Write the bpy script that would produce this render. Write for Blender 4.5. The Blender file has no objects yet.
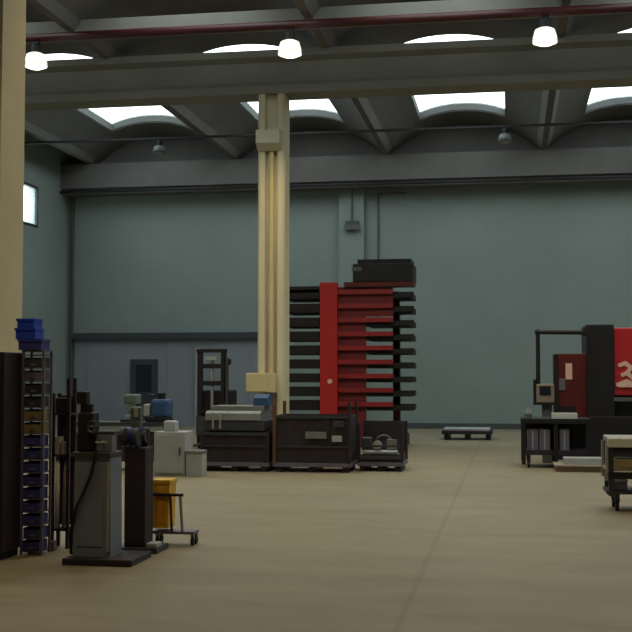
import bpy, bmesh, math, random
from mathutils import Vector, Matrix

random.seed(7)
SC = bpy.context.scene
COL = SC.collection
PI = math.pi

# ---------------------------------------------------------------- camera
cam_d = bpy.data.cameras.new('camera')
cam_d.lens = 1150 / 632 * 36
cam_d.sensor_width = 36
cam_d.clip_end = 400
cam = bpy.data.objects.new('camera', cam_d)
cam.location = (0, 0, 1.6)
cam.rotation_euler = (PI / 2 + math.atan(58 / 1150), 0, math.atan(194 / 1150))
COL.objects.link(cam)
SC.camera = cam

# ---------------------------------------------------------------- view, sky, daylight
SC.view_settings.view_transform = 'Standard'
SC.view_settings.look = 'None'
SC.view_settings.gamma = 1
SC.view_settings.use_curve_mapping = False
SC.view_settings.exposure = -0.55
SC.cycles.max_bounces = 6
SC.cycles.diffuse_bounces = 4
SC.cycles.sample_clamp_indirect = 4
SC.cycles.use_denoising = True

SKY = 4.6
LAMP_POWER = 400.0
LAMP_COLOR = (1.0, 0.77, 0.42)
w = bpy.data.worlds.new('sky')
SC.world = w
w.use_nodes = True
bg = w.node_tree.nodes['Background']
bg.inputs['Color'].default_value = (0.93, 0.99, 1.0, 1)
bg.inputs['Strength'].default_value = SKY


def portal(x, y, z, sx, sy, rot=(0, 0, 0)):
    d = bpy.data.lights.new('sky_portal', 'AREA')
    d.shape = 'RECTANGLE'
    d.size, d.size_y = sx, sy
    d.cycles.is_portal = True
    o = bpy.data.objects.new('sky_portal', d)
    o.location = (x, y, z)
    o.rotation_euler = rot
    COL.objects.link(o)


PITCH = 4.55
HP = PITCH / 2
VALLEYS = [-1.27 - HP - 3 * PITCH + PITCH * k for k in range(0, 8)]
CENTRES = [v + PITCH / 2 for v in VALLEYS[:-1]]
XL, XR, YB, YF = -13.58, 14.55, 34.0, -6.0
BAYS = [(24.9, 32.3), (13.0, 20.1)]
SKW = 1.22
for c in CENTRES[1:]:
    for (a, b) in BAYS:
        portal(c, (a + b) / 2, 9.12, SKW * 2, b - a)
portal(XL - 0.25, 30.75, 6.45, 1.2, 1.7, (0, -PI / 2, 0))


# ---------------------------------------------------------------- materials
def lin(c):
    c /= 255
    return c / 12.92 if c <= 0.04045 else ((c + 0.055) / 1.055) ** 2.4


def rgb(h):
    return tuple(lin(int(h[i:i + 2], 16)) for i in (0, 2, 4)) + (1,)


def mat(name, hexc, rough=0.7, metal=0.0, wear=0.18, scale=3.0, bump=0.0, emit=None, es=0):
    m = bpy.data.materials.new(name)
    m.use_nodes = True
    nt = m.node_tree
    b = nt.nodes['Principled BSDF']
    c = rgb(hexc)
    b.inputs['Roughness'].default_value = rough
    b.inputs['Metallic'].default_value = metal
    tc = nt.nodes.new('ShaderNodeTexCoord')
    n = nt.nodes.new('ShaderNodeTexNoise')
    n.inputs['Scale'].default_value = scale
    n.inputs['Detail'].default_value = 6
    n.inputs['Roughness'].default_value = 0.65
    nt.links.new(tc.outputs['Object'], n.inputs['Vector'])
    r = nt.nodes.new('ShaderNodeValToRGB')
    lo = tuple(v * (1 - wear) for v in c[:3]) + (1,)
    hi = tuple(min(1, v * (1 + wear)) for v in c[:3]) + (1,)
    r.color_ramp.elements[0].position = 0.3
    r.color_ramp.elements[1].position = 0.7
    r.color_ramp.elements[0].color = lo
    r.color_ramp.elements[1].color = hi
    nt.links.new(n.outputs['Fac'], r.inputs['Fac'])
    nt.links.new(r.outputs['Color'], b.inputs['Base Color'])
    if bump:
        bp = nt.nodes.new('ShaderNodeBump')
        bp.inputs['Strength'].default_value = bump
        bp.inputs['Distance'].default_value = 0.02
        nt.links.new(n.outputs['Fac'], bp.inputs['Height'])
        nt.links.new(bp.outputs['Normal'], b.inputs['Normal'])
    if emit:
        b.inputs['Emission Color'].default_value = emit
        b.inputs['Emission Strength'].default_value = es
    return m


def floor_mat():
    m = mat('floor_concrete', '8a8068', 0.5, 0, 0.10, 0.35)
    nt = m.node_tree
    b = nt.nodes['Principled BSDF']
    b.inputs['Specular IOR Level'].default_value = 0.35
    old = b.inputs['Base Color'].links[0].from_socket
    tc = nt.nodes.new('ShaderNodeTexCoord')
    # stretched scuffs
    mp = nt.nodes.new('ShaderNodeMapping')
    mp.inputs['Scale'].default_value = (0.5, 1.6, 1)
    mp.inputs['Rotation'].default_value = (0, 0, 0.25)
    n = nt.nodes.new('ShaderNodeTexNoise')
    n.inputs['Scale'].default_value = 1.2
    n.inputs['Detail'].default_value = 8
    n.inputs['Roughness'].default_value = 0.7
    nt.links.new(tc.outputs['Object'], mp.inputs['Vector'])
    nt.links.new(mp.outputs['Vector'], n.inputs['Vector'])
    r = nt.nodes.new('ShaderNodeMapRange')
    r.inputs['From Min'].default_value = 0.35
    r.inputs['From Max'].default_value = 0.7
    r.inputs['To Min'].default_value = 0.80
    r.inputs['To Max'].default_value = 1.10
    nt.links.new(n.outputs['Fac'], r.inputs['Value'])
    # saw-cut joints every 6 m
    sx = nt.nodes.new('ShaderNodeSeparateXYZ')
    nt.links.new(tc.outputs['Object'], sx.inputs['Vector'])
    facs = []
    for ax, off in (('X', 0.74), ('Y', 3.0)):
        a = nt.nodes.new('ShaderNodeMath'); a.operation = 'ADD'; a.inputs[1].default_value = off + 60
        nt.links.new(sx.outputs[ax], a.inputs[0])
        f = nt.nodes.new('ShaderNodeMath'); f.operation = 'MODULO'; f.inputs[1].default_value = 6.0
        nt.links.new(a.outputs[0], f.inputs[0])
        l = nt.nodes.new('ShaderNodeMath'); l.operation = 'LESS_THAN'
        l.inputs[1].default_value = 0.045 if ax == 'X' else 0.012
        nt.links.new(f.outputs[0], l.inputs[0])
        facs.append(l)
    mx = nt.nodes.new('ShaderNodeMath'); mx.operation = 'MAXIMUM'
    nt.links.new(facs[0].outputs[0], mx.inputs[0]); nt.links.new(facs[1].outputs[0], mx.inputs[1])
    dk = nt.nodes.new('ShaderNodeMath'); dk.operation = 'MULTIPLY_ADD'
    dk.inputs[1].default_value = -0.16; dk.inputs[2].default_value = 1
    nt.links.new(mx.outputs[0], dk.inputs[0])
    mu = nt.nodes.new('ShaderNodeMath'); mu.operation = 'MULTIPLY'
    nt.links.new(r.outputs['Result'], mu.inputs[0]); nt.links.new(dk.outputs[0], mu.inputs[1])
    vm = nt.nodes.new('ShaderNodeVectorMath'); vm.operation = 'SCALE'
    nt.links.new(old, vm.inputs[0]); nt.links.new(mu.outputs[0], vm.inputs['Scale'])
    nt.links.new(vm.outputs['Vector'], b.inputs['Base Color'])
    return m


def pane_mat():
    m = bpy.data.materials.new('skylight_sheet')
    m.use_nodes = True
    nt = m.node_tree
    nt.nodes.remove(nt.nodes['Principled BSDF'])
    out = nt.nodes['Material Output']
    t = nt.nodes.new('ShaderNodeBsdfTransparent'); t.inputs['Color'].default_value = (0.9, 0.97, 0.97, 1)
    d = nt.nodes.new('ShaderNodeBsdfTranslucent'); d.inputs['Color'].default_value = (0.85, 0.95, 0.95, 1)
    n = nt.nodes.new('ShaderNodeTexNoise'); n.inputs['Scale'].default_value = 2.0
    mr = nt.nodes.new('ShaderNodeMapRange'); mr.inputs['To Min'].default_value = 0.1; mr.inputs['To Max'].default_value = 0.35
    nt.links.new(n.outputs['Fac'], mr.inputs['Value'])
    mx = nt.nodes.new('ShaderNodeMixShader')
    nt.links.new(mr.outputs['Result'], mx.inputs['Fac'])
    nt.links.new(t.outputs[0], mx.inputs[1]); nt.links.new(d.outputs[0], mx.inputs[2])
    nt.links.new(mx.outputs[0], out.inputs['Surface'])
    return m


M = dict(
    floor=floor_mat(), pane=pane_mat(),
    wall=mat('wall_paint', '8a9590', 0.8, 0, 0.07, 0.5),
    vault=mat('vault_concrete', '6a6764', 0.9, 0, 0.12, 0.8),
    beam=mat('beam_concrete', '86847a', 0.85, 0, 0.10, 0.9),
    column=mat('column_concrete', 'cdc3a4', 0.8, 0, 0.06, 1.2),
    corbel=mat('corbel_concrete', 'c4bda6', 0.8, 0, 0.06, 1.2),
    door=mat('door_paint', '888d93', 0.7, 0, 0.08, 0.8),
    doordark=mat('door_dark', '3a4048', 0.7, 0, 0.1, 1),
    plinth=mat('plinth_grey', '4d514f', 0.8, 0, 0.2, 1),
    redpipe=mat('red_pipe_paint', '4a1a1b', 0.5, 0, 0.15, 1),
    greypipe=mat('grey_pipe', '5a5e5c', 0.6, 0, 0.1, 1),
    black=mat('black_steel', '1d1b1e', 0.55, 0.2, 0.25, 4),
    brown=mat('brown_black_paint', '2c222c', 0.55, 0, 0.2, 3),
    blue=mat('blue_plastic', '2446c4', 0.45, 0, 0.12, 4),
    binblue=mat('bin_blue_plastic', '3a3f8a', 0.45, 0, 0.15, 4),
    ochre=mat('ochre_plastic', '8a7a4a', 0.5, 0, 0.2, 4),
    lav=mat('rack_grey', '6d6878', 0.5, 0.2, 0.12, 4),
    mgrey=mat('machine_grey', '727b8c', 0.5, 0, 0.10, 2),
    dgrey=mat('dark_grey', '3d3f44', 0.5, 0.2, 0.2, 3),
    steel=mat('bright_steel', 'b9b8b2', 0.35, 0.6, 0.15, 6),
    sheet=mat('sheet_steel', '8d8f8c', 0.4, 0.5, 0.2, 2),
    mesh=mat('dark_wire', '352d31', 0.6, 0.2, 0.35, 7),
    wood=mat('pale_wood', 'a89c8c', 0.8, 0, 0.15, 5),
    card=mat('cardboard', '8f7c6a', 0.85, 0, 0.12, 5),
    rust=mat('rusty_post', '6a4630', 0.8, 0, 0.3, 6),
    yellow=mat('yellow_plastic', 'dcab34', 0.5, 0, 0.12, 4),
    orange=mat('orange_plastic', 'cf8a24', 0.5, 0, 0.12, 4),
    red=mat('red_paint', 'b4272b', 0.4, 0, 0.10, 2),
    drum=mat('deep_red_paint', '68161a', 0.5, 0, 0.15, 2),
    beamred=mat('beam_red_paint', '8c2428', 0.45, 0, 0.2, 3),
    dred=mat('dark_red_paint', '5c1a18', 0.45, 0, 0.2, 2),
    cream=mat('cream_box', 'c8b98c', 0.6, 0, 0.06, 3),
    cblue=mat('cover_blue', '2f4f78', 0.6, 0, 0.2, 4),
    green=mat('machine_green', '5f7066', 0.5, 0, 0.2, 4),
    pale=mat('pale_grey', '9fa2a3', 0.6, 0, 0.1, 3),
    white=mat('white_enamel', 'cfcdc6', 0.5, 0, 0.05, 3),
    pink=mat('pale_pink_print', 'e0b8a8', 0.6, 0, 0.05, 8),
    rubber=mat('rubber', '17161a', 0.8, 0, 0.2, 6),
    glow=mat('lamp_glass', 'ffffff', 0.4, 0, 0, 1, 0, (1.0, 0.90, 0.72, 1), 7.0),
    glowdim=mat('lamp_glass_bowl', 'e8e6df', 0.4, 0, 0, 1, 0, (1.0, 0.94, 0.84, 1), 1.3),
    glass=mat('dark_glass', '20262c', 0.2, 0, 0.1, 2),
)


# ---------------------------------------------------------------- mesh helpers
class MB:
    def __init__(self):
        self.bm = bmesh.new()

    def box(self, x0, x1, y0, y1, z0, z1, bev=0.0, rz=0.0, rx=0.0, ry=0.0):
        r = bmesh.ops.create_cube(self.bm, size=1.0)
        vs = r['verts']
        c = Vector(((x0 + x1) / 2, (y0 + y1) / 2, (z0 + z1) / 2))
        rot = Matrix.Rotation(rz, 4, 'Z') @ Matrix.Rotation(ry, 4, 'Y') @ Matrix.Rotation(rx, 4, 'X')
        mt = Matrix.Translation(c) @ rot @ Matrix.Diagonal((x1 - x0, y1 - y0, z1 - z0, 1))
        bmesh.ops.transform(self.bm, matrix=mt, verts=vs)
        if bev:
            es = list({e for v in vs for e in v.link_edges})
            bmesh.ops.bevel(self.bm, geom=es, offset=bev, segments=2, affect='EDGES', profile=0.6)
        return self

    def cyl(self, a, b, r, r2=None, n=14, cap=True):
        a, b = Vector(a), Vector(b)
        d = b - a
        q = d.to_track_quat('Z', 'Y').to_matrix().to_4x4()
        mt = Matrix.Translation((a + b) / 2) @ q
        bmesh.ops.create_cone(self.bm, cap_ends=cap, segments=n, radius1=r, radius2=r if r2 is None else r2,
                              depth=d.length, matrix=mt)
        return self

    def tube(self, pts, r, n=10):
        for i in range(len(pts) - 1):
            self.cyl(pts[i], pts[i + 1], r, n=n)
            if i:
                self.ball(pts[i], r, 10, 6)
        return self

    def ball(self, c, r, u=14, v=10, s=(1, 1, 1)):
        bmesh.ops.create_uvsphere(self.bm, u_segments=u, v_segments=v, radius=r,
                                  matrix=Matrix.Translation(c) @ Matrix.Diagonal((s[0], s[1], s[2], 1)))
        return self

    def prism(self, prof, axis, a, b):
        """prof: closed 2-D outline; axis 'X' -> (y,z) outline, 'Y' -> (x,z), 'Z' -> (x,y)."""
        def p(u, v, t):
            return (t, u, v) if axis == 'X' else (u, t, v) if axis == 'Y' else (u, v, t)
        va = [self.bm.verts.new(p(u, v, a)) for u, v in prof]
        vb = [self.bm.verts.new(p(u, v, b)) for u, v in prof]
        n = len(prof)
        self.bm.faces.new(va)
        self.bm.faces.new(vb[::-1])
        for i in range(n):
            self.bm.faces.new((va[i], vb[i], vb[(i + 1) % n], va[(i + 1) % n]))
        return self

    def lathe(self, c, prof, n=20):
        rings = []
        for r, z in prof:
            rings.append([self.bm.verts.new((c[0] + r * math.cos(2 * PI * k / n), c[1] + r * math.sin(2 * PI * k / n), c[2] + z))
                          for k in range(n)])
        for i in range(len(rings) - 1):
            for k in range(n):
                self.bm.faces.new((rings[i][k], rings[i][(k + 1) % n], rings[i + 1][(k + 1) % n], rings[i + 1][k]))
        return self

    def torus(self, c, R, r, axis='Y', n=20, k=8):
        vs = []
        for i in range(n):
            t = 2 * PI * i / n
            ring = []
            for j in range(k):
                s = 2 * PI * j / k
                u, v, h = (R + r * math.cos(s)) * math.cos(t), (R + r * math.cos(s)) * math.sin(t), r * math.sin(s)
                p = (u, h, v) if axis == 'Y' else (h, u, v) if axis == 'X' else (u, v, h)
                ring.append(self.bm.verts.new((c[0] + p[0], c[1] + p[1], c[2] + p[2])))
            vs.append(ring)
        for i in range(n):
            for j in range(k):
                self.bm.faces.new((vs[i][j], vs[(i + 1) % n][j], vs[(i + 1) % n][(j + 1) % k], vs[i][(j + 1) % k]))
        return self

    def build(self, name, m, parent=None, label=None, origin=None):
        """Vertices are in world metres; they are re-based on the thing's own base point."""
        base = Vector((0, 0, 0))
        q = parent
        while q is not None:
            base += q.location
            q = q.parent
        loc = Vector((0, 0, 0))
        if origin is not None:
            loc = Vector(origin) - base
            base = Vector(origin)
        bmesh.ops.translate(self.bm, vec=-base, verts=self.bm.verts)
        bmesh.ops.recalc_face_normals(self.bm, faces=self.bm.faces)
        me = bpy.data.meshes.new(name)
        self.bm.to_mesh(me)
        self.bm.free()
        me.materials.append(M[m])
        o = bpy.data.objects.new(name, me)
        COL.objects.link(o)
        o.location = loc
        if parent is not None:
            o.parent = parent
        if label:
            o['label'] = label
        return o


def tag(o, label, cat, group=None):
    o['label'] = label
    o['category'] = cat
    if group:
        o['group'] = group
    return o


def thing(name, label, cat, loc, group=None):
    o = bpy.data.objects.new(name, None)
    COL.objects.link(o)
    o.location = loc
    return tag(o, label, cat, group)


def copy_tree(o, parent=None):
    c = o.copy()
    COL.objects.link(c)
    if parent is not None:
        c.parent = parent
    for ch in list(o.children):
        copy_tree(ch, c)
    return c


def struct(name, mb, m, parent=None):
    o = mb.build(name, m, parent)
    if parent is None:
        o['kind'] = 'structure'
    return o


def smooth(o):
    for p in o.data.polygons:
        p.use_smooth = True
    return o


# ================================================================ SETTING
struct('floor', MB().box(XL, XR, YF, YB, -0.2, 0.0), 'floor')

# back wall, with a pilaster where the column row meets it
struct('wall_back', MB().box(XL - 0.3, XR + 0.3, YB, YB + 0.3, -0.2, 9.3), 'wall')
struct('wall_front', MB().box(XL - 0.3, XR + 0.3, YF - 0.3, YF, -0.2, 9.3), 'wall')
struct('wall_right', MB().box(XR, XR + 0.3, YF, YB, -0.2, 9.3), 'wall')
wy0, wy1, wz0, wz1 = 29.9, 31.6, 5.86, 7.06
wl = MB()
wl.box(XL - 0.3, XL, YF, wy0, -0.2, 9.3).box(XL - 0.3, XL, wy1, YB, -0.2, 9.3)
wl.box(XL - 0.3, XL, wy0, wy1, -0.2, wz0).box(XL - 0.3, XL, wy0, wy1, wz1, 9.3)
struct('wall_left', wl, 'wall')
wf = MB()
t = 0.07
wf.box(XL - 0.12, XL + 0.02, wy0, wy1, wz0, wz0 + t).box(XL - 0.12, XL + 0.02, wy0, wy1, wz1 - t, wz1)
wf.box(XL - 0.12, XL + 0.02, wy0, wy0 + t, wz0 + t, wz1 - t).box(XL - 0.12, XL + 0.02, wy1 - t, wy1, wz0 + t, wz1 - t)
win = struct('window_1', wf, 'dgrey')
MB().box(XL - 0.07, XL - 0.05, wy0 + t, wy1 - t, wz0 + t, wz1 - t).build('pane', 'pane', win)

struct('trim_1', MB().box(-5.0, -4.26, YB - 0.22, YB, 0, 7.25), 'wall')        # pilaster on the back wall
struct('baseboard_back', MB().box(-7.3, -5.02, YB - 0.05, YB, 0, 0.16).box(-4.24, XR, YB - 0.05, YB, 0, 0.16), 'plinth')


# barrel vaults: one curved ribbed shell with openings for the skylights
def arch(u):                      # u in -1..1 across one vault
    return 8.08 + 0.92 * (1 - abs(u) ** 2.2)


cm = MB()
NSEG = 20
ysplit = [YF] + [v for ab in reversed(BAYS) for v in ab] + [YB]
for c in CENTRES:
    us = [-1 + 2 * k / NSEG for k in range(NSEG + 1)]
    us += [-SKW / HP, SKW / HP]
    us = sorted(set(us))
    for i in range(len(us) - 1):
        x0, x1 = c + us[i] * HP, c + us[i + 1] * HP
        if x1 <= XL + 0.01:
            continue
        z0, z1 = arch(us[i]), arch(us[i + 1])
        inside = us[i] >= -SKW / HP - 1e-4 and us[i + 1] <= SKW / HP + 1e-4
        for j in range(len(ysplit) - 1):
            y0, y1 = ysplit[j], ysplit[j + 1]
            if inside and (y0, y1) in BAYS:
                continue
            cm.prism([(x0, z0), (x1, z1), (x1, z1 + 0.16), (x0, z0 + 0.16)], 'Y', y0, y1)
# ribs in the valleys
for v in VALLEYS[1:-1]:
    cm.prism([(v - 0.20, 8.22), (v - 0.08, 8.04), (v + 0.08, 8.04), (v + 0.20, 8.22)], 'Y', YF, YB - 0.72)
struct('ceiling', cm, 'vault')

# skylights: translucent curved sheets in dark curbs
k = 2
for (a, b) in BAYS:
    for c in CENTRES[1:]:
        fr = MB()
        for s in (-1, 1):
            fr.box(c + s * SKW - 0.03, c + s * SKW + 0.03, a, b, arch(SKW / HP) + 0.02, arch(SKW / HP) + 0.24)
        n = 8
        for i in range(n):
            u0, u1 = -SKW / HP + 2 * SKW / HP * i / n, -SKW / HP + 2 * SKW / HP * (i + 1) / n
            for yy in (a, b - 0.05):
                fr.prism([(c + HP * u0, arch(u0) + 0.03), (c + HP * u1, arch(u1) + 0.03), (c + HP * u1, arch(u1) + 0.24), (c + HP * u0, arch(u0) + 0.24)], 'Y', yy, yy + 0.05)
        f = struct('window_%d' % k, fr, 'plinth')
        pn = MB()
        for i in range(n):
            u0, u1 = -SKW / HP + 2 * SKW / HP * i / n, -SKW / HP + 2 * SKW / HP * (i + 1) / n
            vs = [pn.bm.verts.new(p) for p in ((c + HP * u0, a, arch(u0) + 0.2), (c + HP * u1, a, arch(u1) + 0.2),
                                               (c + HP * u1, b, arch(u1) + 0.2), (c + HP * u0, b, arch(u0) + 0.2))]
            pn.bm.faces.new(vs)
        pn.build('pane', 'pane', f)
        k += 1


# precast beams across the hall
def ibeam(yc, zb, zt, hw):
    return [(yc - hw, zb), (yc + hw, zb), (yc + hw, zb + 0.16), (yc + hw * 0.55, zb + 0.26), (yc + hw * 0.55, zt - 0.22),
            (yc + hw, zt - 0.14), (yc + hw, zt), (yc - hw, zt), (yc - hw, zt - 0.14), (yc - hw * 0.55, zt - 0.22),
            (yc - hw * 0.55, zb + 0.26), (yc - hw, zb + 0.16)]


struct('trim_2', MB().prism(ibeam(22.5, 7.18, 8.06, 0.33), 'X', XL, XR), 'beam')
struct('trim_3', MB().box(XL, XR, YB - 0.70, YB, 7.28, 8.03).box(XL, XR, YB - 0.60, YB, 7.12, 7.28), 'vault')
struct('trim_4', MB().prism(ibeam(10.64, 7.18, 8.06, 0.33), 'X', XL, XR), 'beam')
struct('trim_7', MB().box(XL, XR, YB - 0.06, YB, 8.03, 9.25), 'vault')
struct('trim_5', MB().box(XL, XR, 20.25, 20.55, 7.93, 8.24), 'beam')


# precast columns with a downpipe in the front recess
def column(name, x, y, w, d, ztop, corbel):
    hw, hd = w / 2, d / 2
    prof = [(x - hw, y - hd + 0.04), (x - hw + 0.04, y - hd), (x - 0.13, y - hd), (x - 0.10, y - hd + 0.12), (x + 0.10, y - hd + 0.12), (x + 0.13, y - hd),
            (x + hw - 0.04, y - hd), (x + hw, y - hd + 0.04), (x + hw, y + hd), (x - hw, y + hd)]
    o = struct(name, MB().prism(prof, 'Z', 0, ztop), 'column')
    MB().cyl((x + 0.0, y - hd + 0.06, 0.05), (x + 0.0, y - hd + 0.06, ztop - 0.9), 0.055).build('downpipe', 'cream', o)
    if corbel:
        MB().prism([(y - hd - 0.02, 6.02), (y - hd - 0.2, 6.16), (y - hd - 0.2, 6.42), (y - hd - 0.02, 6.42)], 'X', x - hw, x + 0.2).build('corbel', 'corbel', o)
    return o


column('column', -4.65, 22.47, 0.54, 0.54, 7.18, True)
column('column', -5.17, 10.64, 0.64, 0.58, 7.18, False)
column('column', 4.6, 22.47, 0.54, 0.54, 7.18, True)
column('column', 4.6, 10.64, 0.64, 0.58, 7.18, False)

# big sliding door in the back wall, with a pedestrian door set in it
dr = struct('door_1', MB().box(-13.3, -7.45, YB - 0.10, YB, 0.0, 2.66), 'door')
MB().box(-13.34, -7.35, YB - 0.22, YB, 2.66, 2.86).build('door_rail', 'doordark', dr)
ribs = MB()
for i in range(5):
    x = -12.9 + i * 1.28
    if not -11.7 < x < -10.5:
        ribs.box(x, x + 0.05, YB - 0.12, YB - 0.10, 0.02, 2.6)
ribs.build('rib', 'door', dr)
pd = struct('door_2', MB().box(-11.48, -10.62, YB - 0.16, YB - 0.10, 0.0, 2.05), 'doordark')
MB().box(-11.30, -10.80, YB - 0.17, YB - 0.16, 1.05, 1.88).build('pane', 'glass', pd)
MB().cyl((-10.74, YB - 0.22, 0.98), (-10.74, YB - 0.16, 0.98), 0.02).box(-10.86, -10.72, YB - 0.24, YB - 0.22, 0.97, 0.99).build('door_handle', 'steel', pd)
struct('trim_6', MB().box(-9.42, -9.28, YB - 0.20, YB - 0.10, 0, 2.4), 'pale')

# ================================================================ SERVICES ON THE WALLS AND ROOF
o = MB().cyl((XL, 20.0, 7.86), (XR, 20.0, 7.86), 0.080, n=16).build('pipe', 'redpipe')
tag(smooth(o), 'long dark red pipe running under the roof across the hall', 'pipe')
o = MB().cyl((XL + 0.02, YB - 0.76, 7.16), (XR, YB - 0.76, 7.16), 0.045).build('conduit', 'black')
tag(o, 'dark conduit running along the top of the back wall', 'pipe')
o = MB().box(XL, XR, 29.0, 29.10, 7.80, 7.85).build('cable_tray', 'black')
tag(o, 'thin grey cable tray strung below the far roof vaults', 'cable tray')
o = MB().tube([(-13.42, YB - 0.08, 0.0), (-13.42, YB - 0.08, 7.1)], 0.06).build('drainpipe', 'plinth')
tag(o, 'dark drainpipe in the far corner beside the big sliding door', 'pipe')
o = MB().tube([(-3.02, YB - 0.04, 6.98), (-3.84, YB - 0.04, 6.98), (-3.84, YB - 0.04, 3.2)], 0.028).build('wall_conduit', 'greypipe')
tag(o, 'bent grey conduit dropping down the back wall behind the red tower', 'pipe')
e = thing('junction_box', 'small grey electrical box high on the back wall pilaster', 'electrical box', (-4.6, YB - 0.22, 5.9))
MB().box(-4.80, -4.40, YB - 0.36, YB - 0.22, 5.90, 6.14, 0.015).build('box_body', 'plinth', e)
MB().box(-4.83, -4.37, YB - 0.38, YB - 0.36, 5.88, 6.02).build('cover', 'greypipe', e)
MB().cyl((-4.6, YB - 0.28, 6.14), (-4.6, YB - 0.28, 7.1), 0.025).build('conduit', 'greypipe', e)


# high-bay lamps
def lamp(name, x, y, ztop, lit, label, group):
    z = ztop
    r = thing(name, label, 'lamp', (x, y, z), group)
    MB().cyl((x, y, z), (x, y, z - 0.06), 0.02).box(x - 0.07, x + 0.07, y - 0.05, y + 0.05, z - 0.04, z).build('hanger', 'black', r)
    MB().lathe((x, y, z - 0.22), [(0, 0.17), (0.08, 0.17), (0.10, 0.14), (0.10, 0.0), (0, 0)]).build('ballast', 'black', r)
    smooth(MB().lathe((x, y, z - 0.46), [(0.11, 0.25), (0.17, 0.22), (0.205, 0.10), (0.215, 0.0), (0.20, 0.0), (0.19, 0.1), (0.155, 0.23), (0.10, 0.24), (0.11, 0.25)]).build('reflector', 'glowdim' if lit else 'greypipe', r))
    smooth(MB().lathe((x, y, z - 0.46), [(0, -0.05), (0.12, -0.035), (0.195, 0.005), (0.195, 0.02), (0, 0.02)]).build('lens', 'glow' if lit else 'pale', r))
    return r


LROW = [(-8.67, 'left'), (-3.85, 'mid'), (0.64, 'right')]
lab = {'left': 'lit white high bay lamp under the red pipe, touching the near column edge',
       'mid': 'lit white high bay lamp under the red pipe, above the cream column',
       'right': 'brightest lit high bay lamp under the red pipe, above the bare floor'}
lamps = []
for x, kx in LROW:
    lamps.append(lamp('high_bay_lamp', x, 20.0, 7.78, True, lab[kx], 'lit lamps under the red pipe'))
for x, where in ((-7.6, 'over the tool racks'), (-3.0, 'over the middle of the near floor'), (1.6, 'over the steel trolley')):
    for yy in (12.6, 6.4):
        c = copy_tree(lamps[1])
        c.location = (x, yy, 7.78)
        c['label'] = 'lit white high bay lamp of the %s ' % ('near bay' if yy > 10 else 'entrance bay') + where
        c['group'] = 'lit lamps of the near bay'
        lamps.append(c)
for i, l in enumerate(lamps):
    d = bpy.data.lights.new('lamp_light', 'SPOT')
    d.energy = LAMP_POWER * (1.25 if i < 3 else 0.85)
    d.color = LAMP_COLOR
    d.spot_size = math.radians(132)
    d.spot_blend = 0.55
    d.shadow_soft_size = 0.18
    b = bpy.data.objects.new('lamp_light', d)
    b.location = (0, 0, -0.54)
    b.parent = l
    COL.objects.link(b)
for x in (-9.10, -0.08):
    lb = {-9.10: 'small unlit lamp under the far cable tray, above the sliding door',
          -0.08: 'small unlit lamp under the far cable tray, above bare back wall'}[x]
    lamp('unlit_lamp', x, 29.06, 7.80, False, lb, 'unlit lamps under the far vaults').scale = (0.8, 0.8, 0.8)

# ================================================================ LEFT FOREGROUND
# dark cabinet cut by the left edge
r = thing('tall_cabinet', 'tall dark brown steel cabinet at the left edge of the view', 'cabinet', (-4.78, 9.75, 0))
MB().box(-5.21, -4.36, 9.56, 9.95, 0.06, 1.79, 0.012).build('body', 'brown', r)
MB().box(-5.19, -4.38, 9.60, 9.93, 0.0, 0.06).build('plinth', 'black', r)
for a, b in ((-5.19, -4.795), (-4.785, -4.39)):
    d = MB().box(a, b, 9.535, 9.56, 0.10, 1.75, 0.006).build('door', 'brown', r)
    hx = b - 0.05 if a < -5.0 else a + 0.05
    MB().box(hx - 0.012, hx + 0.012, 9.51, 9.535, 0.85, 1.02, 0.004).build('handle', 'dgrey', d)

# narrow rack of bins
RX0, RX1, RY0, RY1 = -4.30, -4.09, 9.70, 9.90
r = thing('bin_rack', 'narrow grey rack stacked with small bins beside the dark cabinet', 'rack', (-4.195, 9.80, 0))
for x in (RX0, RX1 - 0.02):
    for y in (RY0, RY1 - 0.02):
        MB().box(x, x + 0.02, y, y + 0.02, 0, 1.80).build('upright', 'lav', r)
NB = 15
P0, DP = 0.035, 0.116
for i in range(NB + 1):
    z = P0 + i * DP - 0.012
    MB().box(RX0 + 0.02, RX1 - 0.02, RY0, RY1, z, z + 0.010).build('shelf', 'lav', r)
MB().box(RX0, RX1, RY0, RY1, 1.80, 1.815).build('top', 'lav', r)


def bin_mesh(x0, x1, y0, y1, z0, h, lowlip=True):
    t = 0.006
    m = MB()
    m.box(x0, x1, y0, y1, z0, z0 + t)
    m.box(x0, x0 + t, y0, y1, z0 + t, z0 + h).box(x1 - t, x1, y0, y1, z0 + t, z0 + h)
    m.box(x0 + t, x1 - t, y1 - t, y1, z0 + t, z0 + h)
    m.box(x0 + t, x1 - t, y0, y0 + t, z0 + t, z0 + h * (0.82 if lowlip else 1))
    return m


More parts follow.
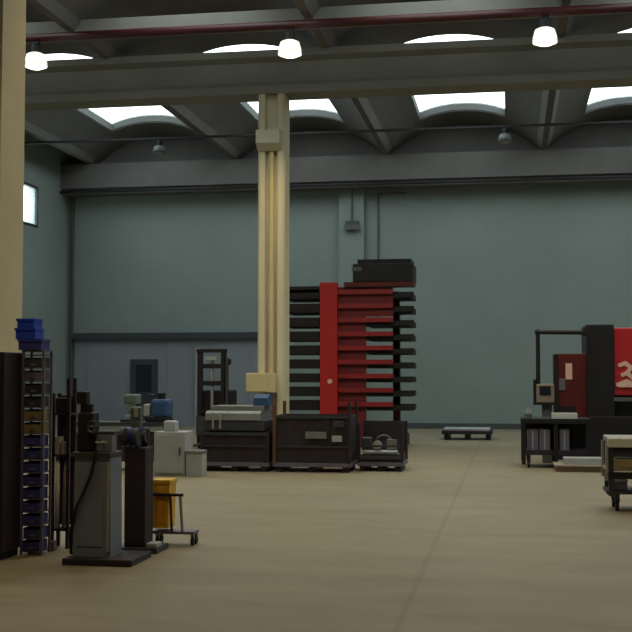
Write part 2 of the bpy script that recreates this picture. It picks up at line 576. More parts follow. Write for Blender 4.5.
ordn = ['topmost', 'second', 'third', 'fourth', 'fifth', 'sixth', 'seventh', 'eighth', 'ninth', 'tenth', 'eleventh', 'twelfth', 'thirteenth', 'fourteenth', 'fifteenth']
binm = {2: 'dgrey', 0: 'dgrey', 1: 'lav', 3: 'dgrey', 4: 'ochre', 5: 'ochre'}
for i in range(NB):                      # i = 0 at the top
    z = P0 + (NB - 1 - i) * DP
    mt = binm.get(i, 'binblue')
    h = 0.088
    cx = -4.195 + random.uniform(-0.006, 0.006)
    b = thing('parts_bin', '', 'bin', (cx, 9.80, z), 'bins in the narrow rack')
    colr = {'dgrey': 'dark grey', 'lav': 'pale grey', 'ochre': 'ochre yellow', 'binblue': 'dark blue'}[mt]
    b['label'] = '%s small parts bin, %s from the top of the narrow rack' % (colr, ordn[i]) if i else \
        'dark grey small parts bin, topmost inside the narrow rack'
    bin_mesh(cx - 0.080, cx + 0.080, RY0 + 0.008, RY1 - 0.015, z, h).build('bin_shell', mt, b)
    MB().box(cx - 0.025, cx + 0.025, RY0 + 0.002, RY0 + 0.008, z + 0.014, z + 0.034).build('label_card', 'lav', b)

# bright blue crates heaped on top
for (x0, x1, z, h, y, lb, mt) in (
        (-4.33, -4.115, 1.815, 0.095, 9.69, 'dull blue bin lying lowest on top of the narrow rack', 'binblue'),
        (-4.355, -4.17, 1.910, 0.10, 9.68, 'bright blue bin in the middle of the heap on the rack', 'blue'),
        (-4.345, -4.19, 2.010, 0.085, 9.69, 'small bright blue bin topmost of the heap on the rack', 'blue')):
    r = thing('storage_bin', lb, 'bin', ((x0 + x1) / 2, y + 0.1, z), 'blue bins heaped above the rack')
    bin_mesh(x0, x1, y, y + 0.19, z, h, False).build('bin_shell', mt, r)
    m = MB().box(x0 - 0.008, x1 + 0.008, y - 0.008, y, z + h - 0.022, z + h)
    m.box(x0 - 0.008, x0, y, y + 0.19, z + h - 0.022, z + h).box(x1, x1 + 0.008, y, y + 0.19, z + h - 0.022, z + h)
    m.build('rim', mt, r)

# steel stock stand behind the rack
r = thing('stock_stand', 'dark steel stock stand between the bin rack and the grey machine', 'rack', (-4.095, 10.2, 0))
SX0, SX1, SY0, SY1 = -4.185, -4.005, 10.10, 10.28
for x in (SX0 + 0.015, SX1 - 0.015):
    for y in (SY0 + 0.015, SY1 - 0.015):
        MB().box(x - 0.015, x + 0.015, y - 0.015, y + 0.015, 0, 1.42 if x < -4.1 else 1.56).build('upright', 'brown', r)
for z in (0.16, 0.84, 1.22):
    MB().box(SX0, SX1, SY0, SY1, z, z + 0.02).build('shelf', 'brown', r)
MB().box(SX0 + 0.03, SX1 - 0.03, SY1 - 0.02, SY1 - 0.01, 0.2, 1.40).build('back_panel', 'brown', r)
MB().box(SX0 + 0.03, SX1 - 0.035, SY0 + 0.03, SY1 - 0.03, 1.24, 1.38, 0.01).build('tool_drawer', 'black', r)
b = thing('cardboard_box', 'small beige box on the middle shelf of the dark stock stand', 'box', (-4.13, 10.16, 0.86), 'boxes on the stock stand')
MB().box(-4.150, -4.105, 10.11, 10.22, 0.86, 1.02, 0.004).build('carton', 'wood', b)
MB().box(-4.134, -4.120, 10.108, 10.11, 0.86, 1.02).build('tape', 'pale', b)
b = thing('cardboard_box', 'small brown box beside the beige box on the dark stand', 'box', (-4.07, 10.16, 0.86), 'boxes on the stock stand')
MB().box(-4.095, -4.042, 10.11, 10.22, 0.86, 0.975, 0.004).build('carton', 'card', b)
MB().box(-4.078, -4.064, 10.108, 10.11, 0.86, 0.975).build('tape', 'wood', b)
o = MB().cyl((-4.135, 10.14, 0.185), (-4.135, 10.15, 0.835), 0.022).build('pale_tube', 'white')
tag(smooth(o), 'pale tube standing upright in the dark stock stand', 'tube')
o = MB().cyl((-4.07, 10.14, 0.185), (-4.065, 10.17, 0.80), 0.016).build('brown_tube', 'card')
tag(smooth(o), 'brown tube standing beside the pale tube in the stock stand', 'tube')
o = MB().box(-4.14, -4.08, 9.94, 10.02, 0.0, 0.09, 0.006).build('metal_block', 'lav')
tag(o, 'small grey metal block on the floor by the bin rack foot', 'block')

# grey pedestal machine
r = thing('pedestal_machine', 'grey pedestal workshop machine on a dark base plate', 'machine', (-3.58, 9.75, 0))
MB().box(-3.81, -3.20, 9.46, 10.0, 0.0, 0.055, 0.008).build('base_plate', 'brown', r)
pdm = MB().prism([(-3.765, 0.055), (-3.43, 0.055), (-3.44, 0.89), (-3.755, 0.89)], 'Y', 9.59, 9.88).build('pedestal', 'mgrey', r)
MB().box(-3.462, -3.446, 9.58, 9.59, 0.10, 0.86).build('edge_strip', 'wood', pdm)
MB().box(-3.72, -3.50, 9.583, 9.59, 0.14, 0.55, 0.003).build('access_panel', 'mgrey', pdm)
MB().box(-3.78, -3.43, 9.57, 9.89, 0.89, 0.935, 0.01).build('work_table', 'dgrey', r)
hd = MB().box(-3.76, -3.62, 9.65, 9.82, 0.935, 1.27, 0.02).build('head', 'black', r)
MB().cyl((-3.70, 9.74, 1.27), (-3.70, 9.74, 1.34), 0.05).build('motor_cap', 'black', hd)
MB().box(-3.79, -3.70, 9.70, 9.80, 1.34, 1.45, 0.015).box(-3.76, -3.70, 9.72, 9.79, 1.26, 1.36).build('spindle_head', 'black', r)
MB().torus((-3.60, 9.60, 1.15), 0.05, 0.008, 'Y').cyl((-3.65, 9.60, 1.15), (-3.55, 9.60, 1.15), 0.006).cyl((-3.63, 9.60, 1.15), (-3.63, 9.68, 1.15), 0.01).build('handwheel', 'dgrey', r)
vz = MB().box(-3.59, -3.45, 9.66, 9.78, 0.935, 1.08, 0.01).build('vice', 'mgrey', r)
MB().cyl((-3.52, 9.58, 1.02), (-3.52, 9.66, 1.02), 0.012).cyl((-3.57, 9.585, 1.02), (-3.47, 9.585, 1.02), 0.007).build('screw_handle', 'steel', vz)
MB().box(-3.61, -3.44, 9.67, 9.80, 1.08, 1.11, 0.006).build('clamp_bar', 'dgrey', vz)
MB().tube([(-3.56, 9.575, 0.96), (-3.565, 9.56, 0.88), (-3.60, 9.56, 0.74), (-3.66, 9.56, 0.60), (-3.73, 9.56, 0.46), (-3.785, 9.58, 0.25), (-3.79, 9.62, 0.07)], 0.014).build('cable', 'black', r)

# dark machine beside it
r = thing('grinding_machine', 'dark purple-black column machine right of the grey pedestal machine', 'machine', (-3.4, 10.27, 0))
MB().box(-3.54, -3.17, 10.09, 10.45, 0.0, 0.05, 0.006).build('base_plate', 'dgrey', r)
MB().box(-3.50, -3.30, 10.15, 10.40, 0.05, 0.94, 0.02).build('cabinet', 'brown', r)
MB().box(-3.28, -3.18, 10.12, 10.28, 0.05, 0.09, 0.01).build('foot_pedal', 'pale', r)
hd = MB().cyl((-3.53, 10.28, 1.03), (-3.37, 10.28, 1.03), 0.085, n=20).build('motor', 'binblue', r)
MB().cyl((-3.37, 10.28, 1.03), (-3.335, 10.28, 1.03), 0.055).build('shaft_cap', 'dgrey', hd)
for x in (-3.53, -3.40):
    w_ = MB().cyl((x, 10.17, 1.03), (x + 0.035, 10.17, 1.03), 0.085, n=24).build('grinding_wheel', 'dgrey', r)
    MB().cyl((x - 0.012, 10.17, 1.03), (x, 10.17, 1.03), 0.03).build('hub', 'steel', w_)
MB().box(-3.50, -3.40, 10.30, 10.38, 1.10, 1.30, 0.02).build('control_head', 'green', r)
MB().box(-3.46, -3.42, 10.285, 10.30, 1.20, 1.29, 0.008).build('lamp_shade', 'pale', r)
MB().box(-3.40, -3.33, 10.30, 10.38, 0.94, 1.10, 0.01).build('bracket', 'black', r)

# yellow trolley
r = thing('yellow_trolley', 'yellow plastic tub trolley with handle bar beside the dark machine', 'trolley', (-3.2, 10.7, 0))
tb = MB().prism([(-3.36, 0.16), (-3.215, 0.16), (-3.20, 0.58), (-3.38, 0.58)], 'Y', 10.56, 10.78).build('tub', 'yellow', r)
MB().box(-3.335, -3.24, 10.555, 10.56, 0.20, 0.46).build('front_panel', 'orange', tb)
MB().box(-3.39, -3.19, 10.55, 10.79, 0.57, 0.61, 0.008).build('rim', 'yellow', tb)
MB().box(-3.38, -2.97, 10.58, 10.76, 0.105, 0.13).build('deck', 'lav', r)
MB().tube([(-3.35, 10.535, 0.475), (-3.06, 10.535, 0.475)], 0.014).build('handle_bar', 'black', r)
MB().tube([(-3.185, 10.535, 0.475), (-3.185, 10.59, 0.13)], 0.012).build('handle_post', 'brown', r)
MB().tube([(-3.09, 10.535, 0.475), (-3.085, 10.60, 0.13)], 0.014).build('handle_post', 'pale', r)
for x in (-3.33, -2.99):
    for y in (10.62, 10.73):
        wv = MB().cyl((x - 0.012, y, 0.04), (x + 0.012, y, 0.04), 0.04, n=18).build('wheel', 'rubber', r)
        MB().box(x - 0.018, x + 0.018, y - 0.012, y + 0.012, 0.06, 0.107).build('fork', 'wood' if x > -3 else 'pale', wv)

# ================================================================ LEFT MIDDLE DISTANCE
r = thing('grey_cabinet', 'pale grey low cabinet on the floor behind the yellow trolley', 'cabinet', (-5.27, 17.75, 0))
MB().box(-5.54, -5.04, 17.5, 18.0, 0.0, 0.69, 0.01).build('body', 'pale', r)
d = MB().box(-5.52, -5.06, 17.48, 17.5, 0.05, 0.65, 0.004).build('door', 'pale', r)
MB().box(-5.12, -5.10, 17.46, 17.48, 0.33, 0.45).build('handle', 'dgrey', d)
r = thing('grey_crate', 'small pale grey crate beside the low cabinet, near the crate stack', 'crate', (-4.9, 17.65, 0))
MB().box(-5.02, -4.76, 17.5, 17.8, 0.0, 0.36, 0.008).build('body', 'pale', r)
MB().box(-5.03, -4.75, 17.49, 17.81, 0.36, 0.40, 0.006).build('lid', 'sheet', r)
r = thing('work_bench', 'dark low workbench behind the grey pedestal machine', 'workbench', (-6.4, 18.6, 0))
MB().box(-7.3, -5.55, 18.3, 18.95, 0.74, 0.80).build('bench_top', 'dgrey', r)
for x in (-7.25, -5.65):
    for y in (18.33, 18.87):
        MB().box(x, x + 0.06, y, y + 0.06, 0, 0.74).build('leg', 'dgrey', r)
MB().box(-7.2, -5.66, 18.36, 18.86, 0.15, 0.62).build('drawer_block', 'brown', r)
r = thing('blue_machine', 'blue covered bench machine on the dark workbench', 'machine', (-5.85, 18.6, 0.8))
MB().box(-5.98, -5.62, 18.40, 18.80, 0.80, 0.88, 0.01).build('base', 'black', r)
MB().box(-5.90, -5.60, 18.42, 18.78, 0.88, 1.18, 0.06).build('cover', 'cblue', r)
MB().cyl((-5.76, 18.6, 1.18), (-5.76, 18.6, 1.28), 0.07).build('motor_cap', 'black', r)
MB().box(-6.02, -5.91, 18.42, 18.60, 0.90, 1.10, 0.02).build('side_guard', 'pale', r)
r = thing('bench_drill', 'green and pale bench drill left of the blue machine', 'machine', (-6.3, 18.6, 0.8))
MB().box(-6.42, -6.12, 18.42, 18.78, 0.80, 0.85, 0.008).build('base', 'dgrey', r)
MB().cyl((-6.27, 18.68, 0.85), (-6.27, 18.68, 1.20), 0.035).build('post', 'steel', r)
MB().box(-6.38, -6.16, 18.46, 18.76, 1.10, 1.26, 0.03).build('head', 'green', r)
MB().cyl((-6.27, 18.52, 0.98), (-6.27, 18.52, 1.10), 0.025).build('chuck', 'steel', r)
MB().box(-6.34, -6.20, 18.44, 18.60, 0.88, 0.92).cyl((-6.27, 18.6, 0.9), (-6.27, 18.68, 0.9), 0.03).build('drill_table', 'pale', r)
o = MB().box(-5.42, -5.22, 17.6, 17.8, 0.69, 0.86, 0.03).build('pale_canister', 'pale')
tag(o, 'small pale canister on top of the low grey cabinet', 'canister')

# stacker truck by the door
r = thing('stacker_truck', 'black stacker truck with raised mast in front of the sliding door', 'forklift', (-6.33, 24.3, 0))
for x in (-6.64, -6.12):
    MB().box(x, x + 0.10, 24.0, 24.12, 0.06, 2.08).build('mast_rail', 'black', r)
MB().box(-6.66, -6.0, 23.98, 24.1, 2.06, 2.14, 0.01).build('mast_top', 'black', r)
MB().cyl((-6.33, 24.08, 0.3), (-6.33, 24.08, 1.95), 0.035).build('lift_cylinder', 'steel', r)
for z in (0.75, 1.35, 1.72):
    MB().box(-6.54, -6.12, 24.02, 24.08, z, z + 0.10).build('crossbar', 'black', r)
MB().box(-6.48, -6.20, 23.98, 24.02, 1.90, 1.98).build('maker_plate', 'pale', r)
MB().box(-6.64, -6.02, 23.93, 23.99, 0.28, 0.70).build('fork_carriage', 'dgrey', r)
for x in (-6.54, -6.22):
    MB().box(x, x + 0.11, 22.9, 23.93, 0.10, 0.14).box(x, x + 0.11, 23.88, 23.93, 0.14, 0.6).build('fork', 'dgrey', r)
MB().box(-6.68, -5.98, 24.14, 24.95, 0.12, 1.25, 0.05).build('body', 'black', r)
MB().box(-6.04, -5.96, 24.0, 24.06, 0.7, 1.95).build('guard_post', 'dgrey', r)
MB().box(-6.10, -5.92, 24.06, 24.12, 1.80, 1.92).build('work_light', 'black', r)
for x in (-6.62, -6.12):
    MB().cyl((x, 24.5, 0.1), (x + 0.1, 24.5, 0.1), 0.1, n=20).build('wheel', 'rubber', r)
    MB().cyl((x, 24.05, 0.06), (x + 0.1, 24.05, 0.06), 0.06, n=18).build('wheel', 'rubber', r)


# ================================================================ CRATES IN FRONT OF THE COLUMN
def stillage(x0, x1, y0, y1, z1, label, posts, deckmat='lav'):
    r = thing('stacking_crate', label, 'crate', ((x0 + x1) / 2, (y0 + y1) / 2, 0), 'dark stacking crates before the column')
    for x in (x0 + 0.04, (x0 + x1) / 2 - 0.05, x1 - 0.14):
        MB().box(x, x + 0.10, y0 + 0.02, y1 - 0.02, 0, 0.085).build('skid', 'black', r)
    MB().box(x0, x1, y0, y1, 0.085, 0.15, 0.006).build('deck', deckmat, r)
    for c in (y0 + 0.02, y1 - 0.04):
        pm = MB().box(x0 + 0.02, x1 - 0.02, c + 0.006, c + 0.02, 0.15, z1)
        nx = int((x1 - x0) / 0.13)
        for q in range(nx):
            xx = x0 + 0.08 + q * (x1 - x0 - 0.16) / max(1, nx - 1)
            pm.box(xx - 0.012, xx + 0.012, c - 0.006, c + 0.006, 0.15, z1)
        pm.build('side_panel', 'mesh', r)
    for a, b in ((x0 + 0.02, x0 + 0.04), (x1 - 0.04, x1 - 0.02)):
        MB().box(a, b, y0 + 0.04, y1 - 0.04, 0.15, z1).build('side_panel', 'mesh', r)
    for x in (x0, x1 - 0.05):
        for y in (y0 - 0.005, y1 - 0.045):
            MB().box(x, x + 0.05, y, y + 0.05, 0.15, z1 + posts).build('corner_post', 'rust' if posts == 0.22 and x == x0 else 'brown', r)
    MB().box(x0 + 0.05, x1 - 0.05, y0 - 0.005, y0 + 0.02, z1 - 0.05, z1).box(x0 + 0.05, x1 - 0.05, y0 - 0.005, y0 + 0.02, 0.40, 0.43).build('rail', 'dgrey', r)
    return r


stillage(-5.06, -3.90, 18.5, 19.4, 0.64, 'dark crate on skids loaded with grey sheet metal, beside the grey crate', 0.02)
# sheet bundle on it
r = thing('sheet_bundle', 'bundle of grey metal sheets on the dark crate beside the column', 'sheet metal', (-4.5, 18.95, 0.66))
MB().box(-5.02, -3.98, 18.52, 19.36, 0.66, 0.84, 0.02).build('lower_sheets', 'dgrey', r)
MB().prism([(18.50, 0.84), (19.36, 0.84), (19.36, 0.99), (18.60, 0.99), (18.52, 0.95)], 'X', -4.98, -4.05).build('bent_sheets', 'sheet', r)
MB().box(-4.93, -4.03, 18.70, 19.34, 0.99, 1.07, 0.01).build('upper_sheets', 'sheet', r)
for x in (-4.86, -4.74):
    MB().box(x, x + 0.03, 18.49, 18.53, 0.70, 0.965).build('strap', 'steel', r)
o = MB().prism([(18.75, 1.07), (19.15, 1.07), (19.15, 1.26), (18.95, 1.26), (18.75, 1.20)], 'X', -4.22, -3.98).build('blue_box', 'cblue')
tag(o, 'dull blue box on the grey sheet bundle under the cream column box', 'box')

stillage(-3.85, -2.56, 18.55, 19.45, 0.92, 'dark crate with rusty corner posts in front of the cream column', 0.22)
for i, (x0, x1, z0, z1, m, lb) in enumerate((
        (-3.30, -2.95, 0.55, 0.66, 'sheet', 'flat grey casting strapped to the front of the middle crate'),
        (-2.86, -2.70, 0.50, 0.60, 'pale', 'small pale casting at the right end of the middle crate front'),
        (-2.84, -2.66, 0.74, 0.84, 'dgrey', 'dark casting near the top right corner of the middle crate'),)):
    o = MB().box(x0, x1, 18.50, 18.545, z0, z1, 0.008).build('casting', m)
    tag(o, lb, 'casting')
r = stillage(-2.50, -1.74, 18.9, 19.75, 0.25, 'dark open crate of shiny metal parts, nearest to the bare floor', 0.55)
MB().box(-2.45, -1.79, 19.68, 19.70, 0.25, 0.80).build('high_back', 'mesh', r)
# shiny parts in the last crate
random.seed(3)
spots = [(-2.32, 'long shiny tube across the front of the open crate', 't'),
         (-2.22, 'round shiny flange at the middle of the open crate', 'f'),
         (-1.98, 'pale square bracket at the right of the open crate', 'b'),
         (-2.38, 'dark metal block at the left of the open crate', 'd'),
         (-2.10, 'round dark cast ring on the back of the open crate', 'w')]
for x, lb, k_ in spots:
    if k_ == 't':
        o = MB().cyl((-2.40, 19.02, 0.305), (-1.84, 19.02, 0.305), 0.04, n=16).build('metal_tube', 'steel')
    elif k_ == 'f':
        o = MB().cyl((-2.18, 18.98, 0.425), (-2.18, 19.06, 0.425), 0.075, n=20).cyl((-2.18, 18.95, 0.425), (-2.18, 18.98, 0.425), 0.04, n=16).build('metal_flange', 'steel')
    elif k_ == 'b':
        o = MB().box(-2.02, -1.86, 19.00, 19.06, 0.35, 0.52).box(-2.02, -1.97, 19.06, 19.2, 0.35, 0.52).build('metal_bracket', 'sheet')
    elif k_ == 'd':
        o = MB().box(-2.44, -2.28, 19.0, 19.2, 0.35, 0.55, 0.02).build('metal_block', 'dgrey')
    else:
        o = MB().torus((-2.10, 19.30, 0.43), 0.13, 0.03, 'Y').cyl((-2.10, 19.28, 0.43), (-2.10, 19.32, 0.43), 0.05).build('cast_ring', 'dgrey')
    tag(o, lb, 'metal part')
MBd = MB().box(-2.46, -1.78, 18.96, 19.67, 0.21, 0.265)
MBd.build('load_board', 'dgrey', r)

# cream box on the column
r = thing('wall_box', 'cream electrical box low on the cream column', 'electrical box', (-4.8, 22.1, 1.24))
MB().box(-5.10, -4.52, 21.98, 22.18, 1.24, 1.62, 0.012).build('body', 'cream', r)
MB().box(-5.08, -4.66, 21.965, 21.98, 1.26, 1.60, 0.005).build('cover', 'cream', r)
MB().tube([(-4.62, 22.08, 1.24), (-4.62, 22.08, 0.0)], 0.05).build('pipe', 'rust', r)

# ================================================================ RED SHEET TOWER
r = thing('storage_tower', 'tall red sheet storage tower with dark trays behind the crates', 'storage tower', (-3.4, 25.6, 0))
TY0, TY1 = 25.0, 26.6
MB().box(-4.13, -3.74, TY0 - 0.04, TY0 + 0.16, 0, 3.62, 0.015).build('front_upright', 'red', r)
MB().box(-4.10, -3.60, TY1 - 0.2, TY1, 0, 3.62, 0.015).build('rear_upright', 'red', r)
MB().box(-2.66, -2.50, TY1 - 0.2, TY1, 0, 3.50).build('rear_upright', 'dred', r)
MB().box(-3.74, -3.12, TY0 + 0.11, TY0 + 0.15, 0.25, 3.50).build('side_panel', 'drum', r)
MB().box(-3.12, -2.52, TY0 + 0.105, TY0 + 0.115, 2.86, 3.50).build('upper_panel', 'drum', r)
MB().box(-4.2, -2.3, TY0 - 0.02, TY1 + 0.02, 0.0, 0.25).build('base', 'dred', r)
pit_ = 0.308
for i in range(9):
    z = 0.80 + i * pit_
    # carriage beam
    MB().box(-3.74, -2.52, TY0 + 0.02, TY0 + 0.10, z + 0.09, z + 0.19).build('tier_beam', 'beamred', r)
    tr = MB().box(-4.98, -4.16, TY0 + 0.02, TY1 - 0.22, z, z + 0.20).build('tray', 'black', r)
    MB().box(-3.11, -2.12, TY0 + 0.12, TY1 - 0.22, z, z + 0.12).build('tray_end', 'black', tr)
    tr2 = MB().box(-4.16, -3.11, TY0 + 0.20, TY1 - 0.22, z + 0.04, z + 0.12)
    tr2.build('tray_bridge', 'black', tr)
    MB().box(-2.36, -2.06, TY0 + 0.02, TY0 + 0.12, z + 0.01, z + 0.13).build('end_stop', 'black', tr)
    if i in (1, 2, 4, 6):
        MB().box(-3.2, -2.6, TY0 + 0.3, TY1 - 0.4, z + 0.12, z + 0.16).build('sheet', 'sheet', tr)
    if i in (0, 3, 5):
        MB().box(-2.95 , -2.55, TY0 + 0.11, TY0 + 0.16, z + 0.13, z + 0.175).build('loading_edge', 'dred', tr)
hdm = MB().box(-3.40, -2.08, TY0, TY0 + 1.0, 3.62, 4.02, 0.02).build('drive_unit', 'black', r)
MB().box(-3.30, -2.12, TY0 + 0.05, TY0 + 0.9, 4.02, 4.12).build('drive_cover', 'black', hdm)
MB().box(-3.42, -3.20, TY0 - 0.02, TY0 + 0.02, 3.86, 3.95).build('plate', 'greypipe', hdm)
MB().box(-3.60, -2.06, TY0 + 0.02, TY0 + 0.5, 3.52, 3.62).build('top_beam', 'dred', r)
MB().box(-4.98, -4.15, TY0 + 0.02, TY1 - 0.22, 3.40, 3.54).build('top_tray', 'black', r)
MB().cyl((-3.90, TY0 - 0.06, 1.44), (-3.90, TY0 - 0.04, 1.44), 0.055).build('round_plate', 'pink', r)

# low pallet in front of the back wall
r = thing('low_pallet', 'low dark pallet with pale sheets lying before the back wall', 'pallet', (-1.05, 28.7, 0))
for x in (-1.6, -1.1, -0.6):
    MB().box(x, x + 0.12, 28.25, 29.2, 0, 0.14).build('skid', 'black', r)
MB().box(-1.66, -0.44, 28.2, 29.25, 0.14, 0.22).build('deck', 'brown', r)
o = MB().box(-1.62, -0.50, 28.22, 29.2, 0.22, 0.27, 0.008).build('pale_sheet_pile', 'pale')
tag(o, 'pale sheet pile lying on the low dark pallet', 'sheet metal')

# ================================================================ RIGHT: PRESS AND TABLES
r = thing('punch_press', 'red and black metalworking machine at the right edge', 'machine', (2.2, 22.8, 0))
MB().box(1.88, 4.6, 21.95, 23.6, 1.20, 2.46, 0.03).build('upper_body', 'red', r)
MB().box(1.40, 1.90, 21.90, 23.4, 0.45, 2.52, 0.02).build('control_column', 'black', r)
cb = MB().box(0.82, 1.42, 22.00, 23.0, 0.30, 1.98, 0.015).build('side_cabinet', 'dred', r)
MB().box(0.80, 0.88, 21.97, 22.0, 0.62, 1.96).build('edge_strip', 'black', cb)
MB().box(1.02, 1.14, 21.985, 22.0, 1.50, 1.80).build('notice', 'pink', cb)
MB().box(0.90, 1.01, 21.985, 22.0, 1.30, 1.52).build('notice', 'lav', cb)
MB().box(0.88, 1.20, 21.985, 22.0, 0.86, 1.0).build('recess', 'black', cb)
MB().box(1.42, 4.6, 21.85, 23.6, 0.0, 0.82, 0.02).build('lower_bed', 'black', r)
MB().box(1.90, 4.6, 22.05, 23.5, 0.82, 1.20).build('throat', 'black', r)
MB().box(1.88, 4.6, 21.86, 21.95, 1.10, 1.17).build('front_rail', 'greypipe', r)
MB().box(0.84, 1.42, 22.02, 23.0, 0.0, 0.30).build('plinth', 'black', r)
em = MB()
for q, (a, b) in enumerate((((1.99, 1.76), (2.10, 1.80)), ((2.10, 1.80), (2.20, 1.72)), ((2.20, 1.72), (2.13, 1.62)), ((2.13, 1.62), (2.04, 1.58)),
               ((2.13, 1.62), (2.23, 1.52)), ((2.23, 1.52), (2.36, 1.46)), ((1.95, 1.40), (2.12, 1.47)), ((2.12, 1.47), (2.30, 1.38)), ((2.0, 1.39), (2.30, 1.39)))):
    L = math.dist(a, b)
    ang = math.atan2(b[1] - a[1], b[0] - a[0])
    cx, cz = (a[0] + b[0]) / 2, (a[1] + b[1]) / 2
    em.box(cx - L / 2 - 0.02, cx + L / 2 + 0.02, 21.936 - q * 0.002, 21.955, cz - 0.036, cz + 0.036, ry=-ang)
em.build('emblem', 'pink', r, 'pale pink emblem on the red body')
# swing arm with the control pendant
r = thing('pendant_arm', 'black swing arm with hanging control pendant beside the red machine', 'control arm', (0.5, 21.4, 0))
MB().tube([(1.41, 21.6, 2.36), (0.50, 21.3, 2.36), (0.50, 21.3, 1.38)], 0.04).cyl((1.36, 21.6, 2.30), (1.36, 21.6, 2.42), 0.06).build('arm', 'black', r)
MB().ball((0.50, 21.3, 2.36), 0.06).build('elbow', 'black', r)
pb = MB().box(0.46, 0.78, 21.2, 21.42, 1.08, 1.42, 0.02).build('control_pendant', 'card', r)
MB().box(0.41, 0.46, 21.2, 21.42, 1.04, 1.50).build('back_plate', 'black', pb)
MB().box(0.52, 0.72, 21.19, 21.2, 1.22, 1.38).build('screen', 'glass', pb)
MB().box(0.46, 0.78, 21.185, 21.42, 1.04, 1.08).build('keyboard_tray', 'black', pb)
MB().box(0.56, 0.74, 21.25, 21.40, 0.0, 1.04, 0.01).build('stand', 'greypipe', r)

# dark bench with legs in front of the machine
r = thing('dark_bench', 'dark steel bench with grey bins, under the pendant arm', 'bench', (0.75, 20.4, 0))
MB().box(0.17, 1.34, 20.0, 20.9, 0.76, 0.84, 0.006).build('bench_top', 'black', r)
for x in (0.18, 0.72, 1.26):
    for y in (20.02, 20.82):
        MB().box(x, x + 0.07, y, y + 0.06, 0.06, 0.76).build('leg', 'black', r)
MB().box(0.19, 1.33, 20.04, 20.88, 0.22, 0.30).build('lower_shelf', 'brown', r)
MB().box(0.25, 1.26, 20.84, 20.86, 0.30, 0.76).build('back_panel', 'black', r)
for x in (0.30, 1.22):
    for y in (20.1, 20.8):
        MB().cyl((x - 0.02, y, 0.05), (x + 0.02, y, 0.05), 0.05, n=16).box(x - 0.03, x + 0.03, y - 0.03, y + 0.03, 0.085, 0.22).build('caster', 'black', r)
for (x0, x1, lb, mt) in ((0.28, 0.46, 'grey bin at the left end of the dark bench shelf', 'lav'),
                         (0.48, 0.66, 'grey bin second from the left on the dark bench shelf', 'lav'),
                         (0.82, 0.98, 'narrow grey bin right of the middle bench leg', 'lav')):
    b = thing('storage_bin', lb, 'bin', ((x0 + x1) / 2, 20.3, 0.30), 'grey bins on the dark bench shelf')
    bin_mesh(x0, x1, 20.08, 20.6, 0.30, 0.36, False).build('bin_shell', mt, b)
    MB().box((x0 + x1) / 2 - 0.012, (x0 + x1) / 2 + 0.012, 20.07, 20.08, 0.32, 0.64).build('rib', 'pale', b)
r = thing('white_tray', 'white metal tray lying on top of the dark bench', 'tray', (0.9, 20.3, 0.84))
bin_mesh(0.70, 1.12, 20.05, 20.5, 0.84, 0.09, False).build('tray_shell', 'white', r)
r = thing('grey_gauge', 'small grey round gauge at the left end of the dark bench', 'gauge', (0.28, 20.3, 0.84))
MB().cyl((0.30, 20.2, 0.84), (0.30, 20.2, 0.92), 0.07).build('base', 'greypipe', r)
MB().cyl((0.30, 20.16, 0.95), (0.30, 20.22, 0.95), 0.06, n=18).build('dial', 'pale', r)

r = thing('wooden_pallet', 'pale wooden pallet on the floor between the bench and the trolley', 'pallet', (1.05, 19.6, 0))
for y in (19.35, 19.85):
    MB().box(0.72, 1.62, y, y + 0.08, 0, 0.09).build('skid', 'card', r)
for i in range(5):
    y = 19.30 + i * 0.135
    MB().box(0.70, 1.64, y, y + 0.10, 0.09, 0.115).build('board', 'wood', r)
o = MB().box(0.86, 1.5, 19.4, 19.8, 0.115, 0.22, 0.01).build('pale_slab', 'pale')
tag(o, 'pale white slab lying on the wooden pallet', 'slab')

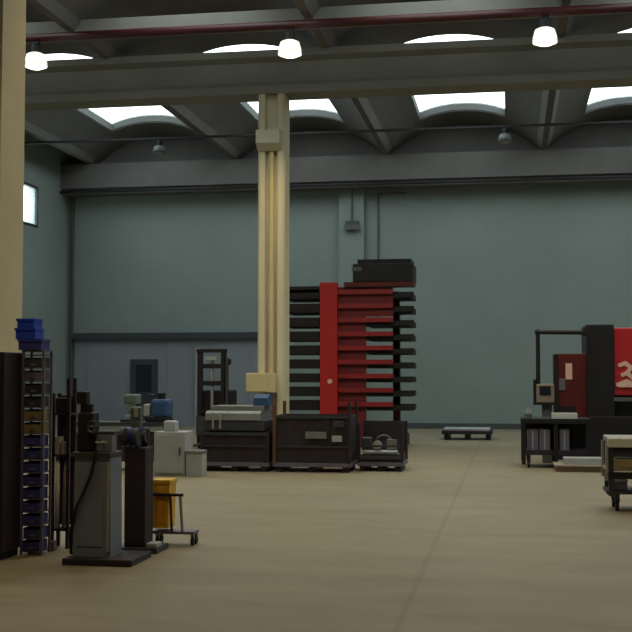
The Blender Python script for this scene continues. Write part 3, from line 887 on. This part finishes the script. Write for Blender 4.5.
# steel trolley cut by the right edge
r = thing('steel_trolley', 'pale topped steel trolley cut off by the right edge', 'trolley', (1.55, 14.2, 0))
tp = MB().box(1.11, 2.1, 13.85, 14.5, 0.80, 0.86, 0.008).build('top', 'steel', r)
MB().box(1.11, 2.1, 13.80, 13.85, 0.75, 0.85, 0.006).build('front_lip', 'white', tp)
for x in (1.12, 2.03):
    for y in (13.86, 14.42):
        MB().box(x, x + 0.06, y, y + 0.06, 0.18, 0.80).build('leg', 'dgrey', r)
MB().box(1.085, 1.115, 13.84, 13.88, 0.36, 0.80).build('edge_strip', 'pale', r)
MB().box(1.085, 1.115, 14.44, 14.48, 0.36, 0.80).build('edge_strip', 'pale', r)
MB().box(1.14, 2.03, 13.92, 14.42, 0.68, 0.74).build('drawer', 'black', r)
MB().box(1.10, 2.07, 13.87, 14.47, 0.47, 0.50).build('shelf', 'wood', r)
MB().box(1.10, 2.07, 13.87, 14.47, 0.20, 0.24).build('shelf', 'dgrey', r)
MB().box(1.09, 2.08, 13.84, 13.86, 0.38, 0.46).build('shelf_rail', 'black', r)
for x in (1.22, 1.95):
    for y in (13.95, 14.38):
        c_ = MB().cyl((x - 0.02, y, 0.065), (x + 0.02, y, 0.065), 0.065, n=18).build('caster', 'rubber', r)
        MB().box(x - 0.03, x + 0.03, y - 0.03, y + 0.03, 0.10, 0.2).build('fork', 'dgrey', c_)
b = thing('pale_box', 'pale cream box on the middle shelf of the steel trolley', 'box', (1.5, 14.1, 0.50))
MB().box(1.18, 1.96, 13.95, 14.36, 0.50, 0.58, 0.01).build('carton', 'cream', b)
MB().box(1.17, 1.97, 13.94, 14.37, 0.58, 0.60, 0.004).build('lid', 'cream', b)
b = thing('grey_tool_box', 'small grey tool box on the lowest trolley shelf', 'tool box', (1.28, 14.05, 0.24))
MB().box(1.17, 1.34, 13.92, 14.2, 0.24, 0.34, 0.01).build('body', 'lav', b)
MB().box(1.165, 1.345, 13.915, 14.205, 0.34, 0.36, 0.004).build('lid', 'pale', b)

# the machines of the left group stand a little nearer the viewer than the racks behind them
for nm, dx, dy in (('tall_cabinet', 0.05, -0.20), ('pedestal_machine', 0.09, -0.22), ('grinding_machine', 0.06, -0.16), ('yellow_trolley', 0.05, -0.12)):
    ob = bpy.data.objects[nm]
    ob.location.x += dx
    ob.location.y += dy
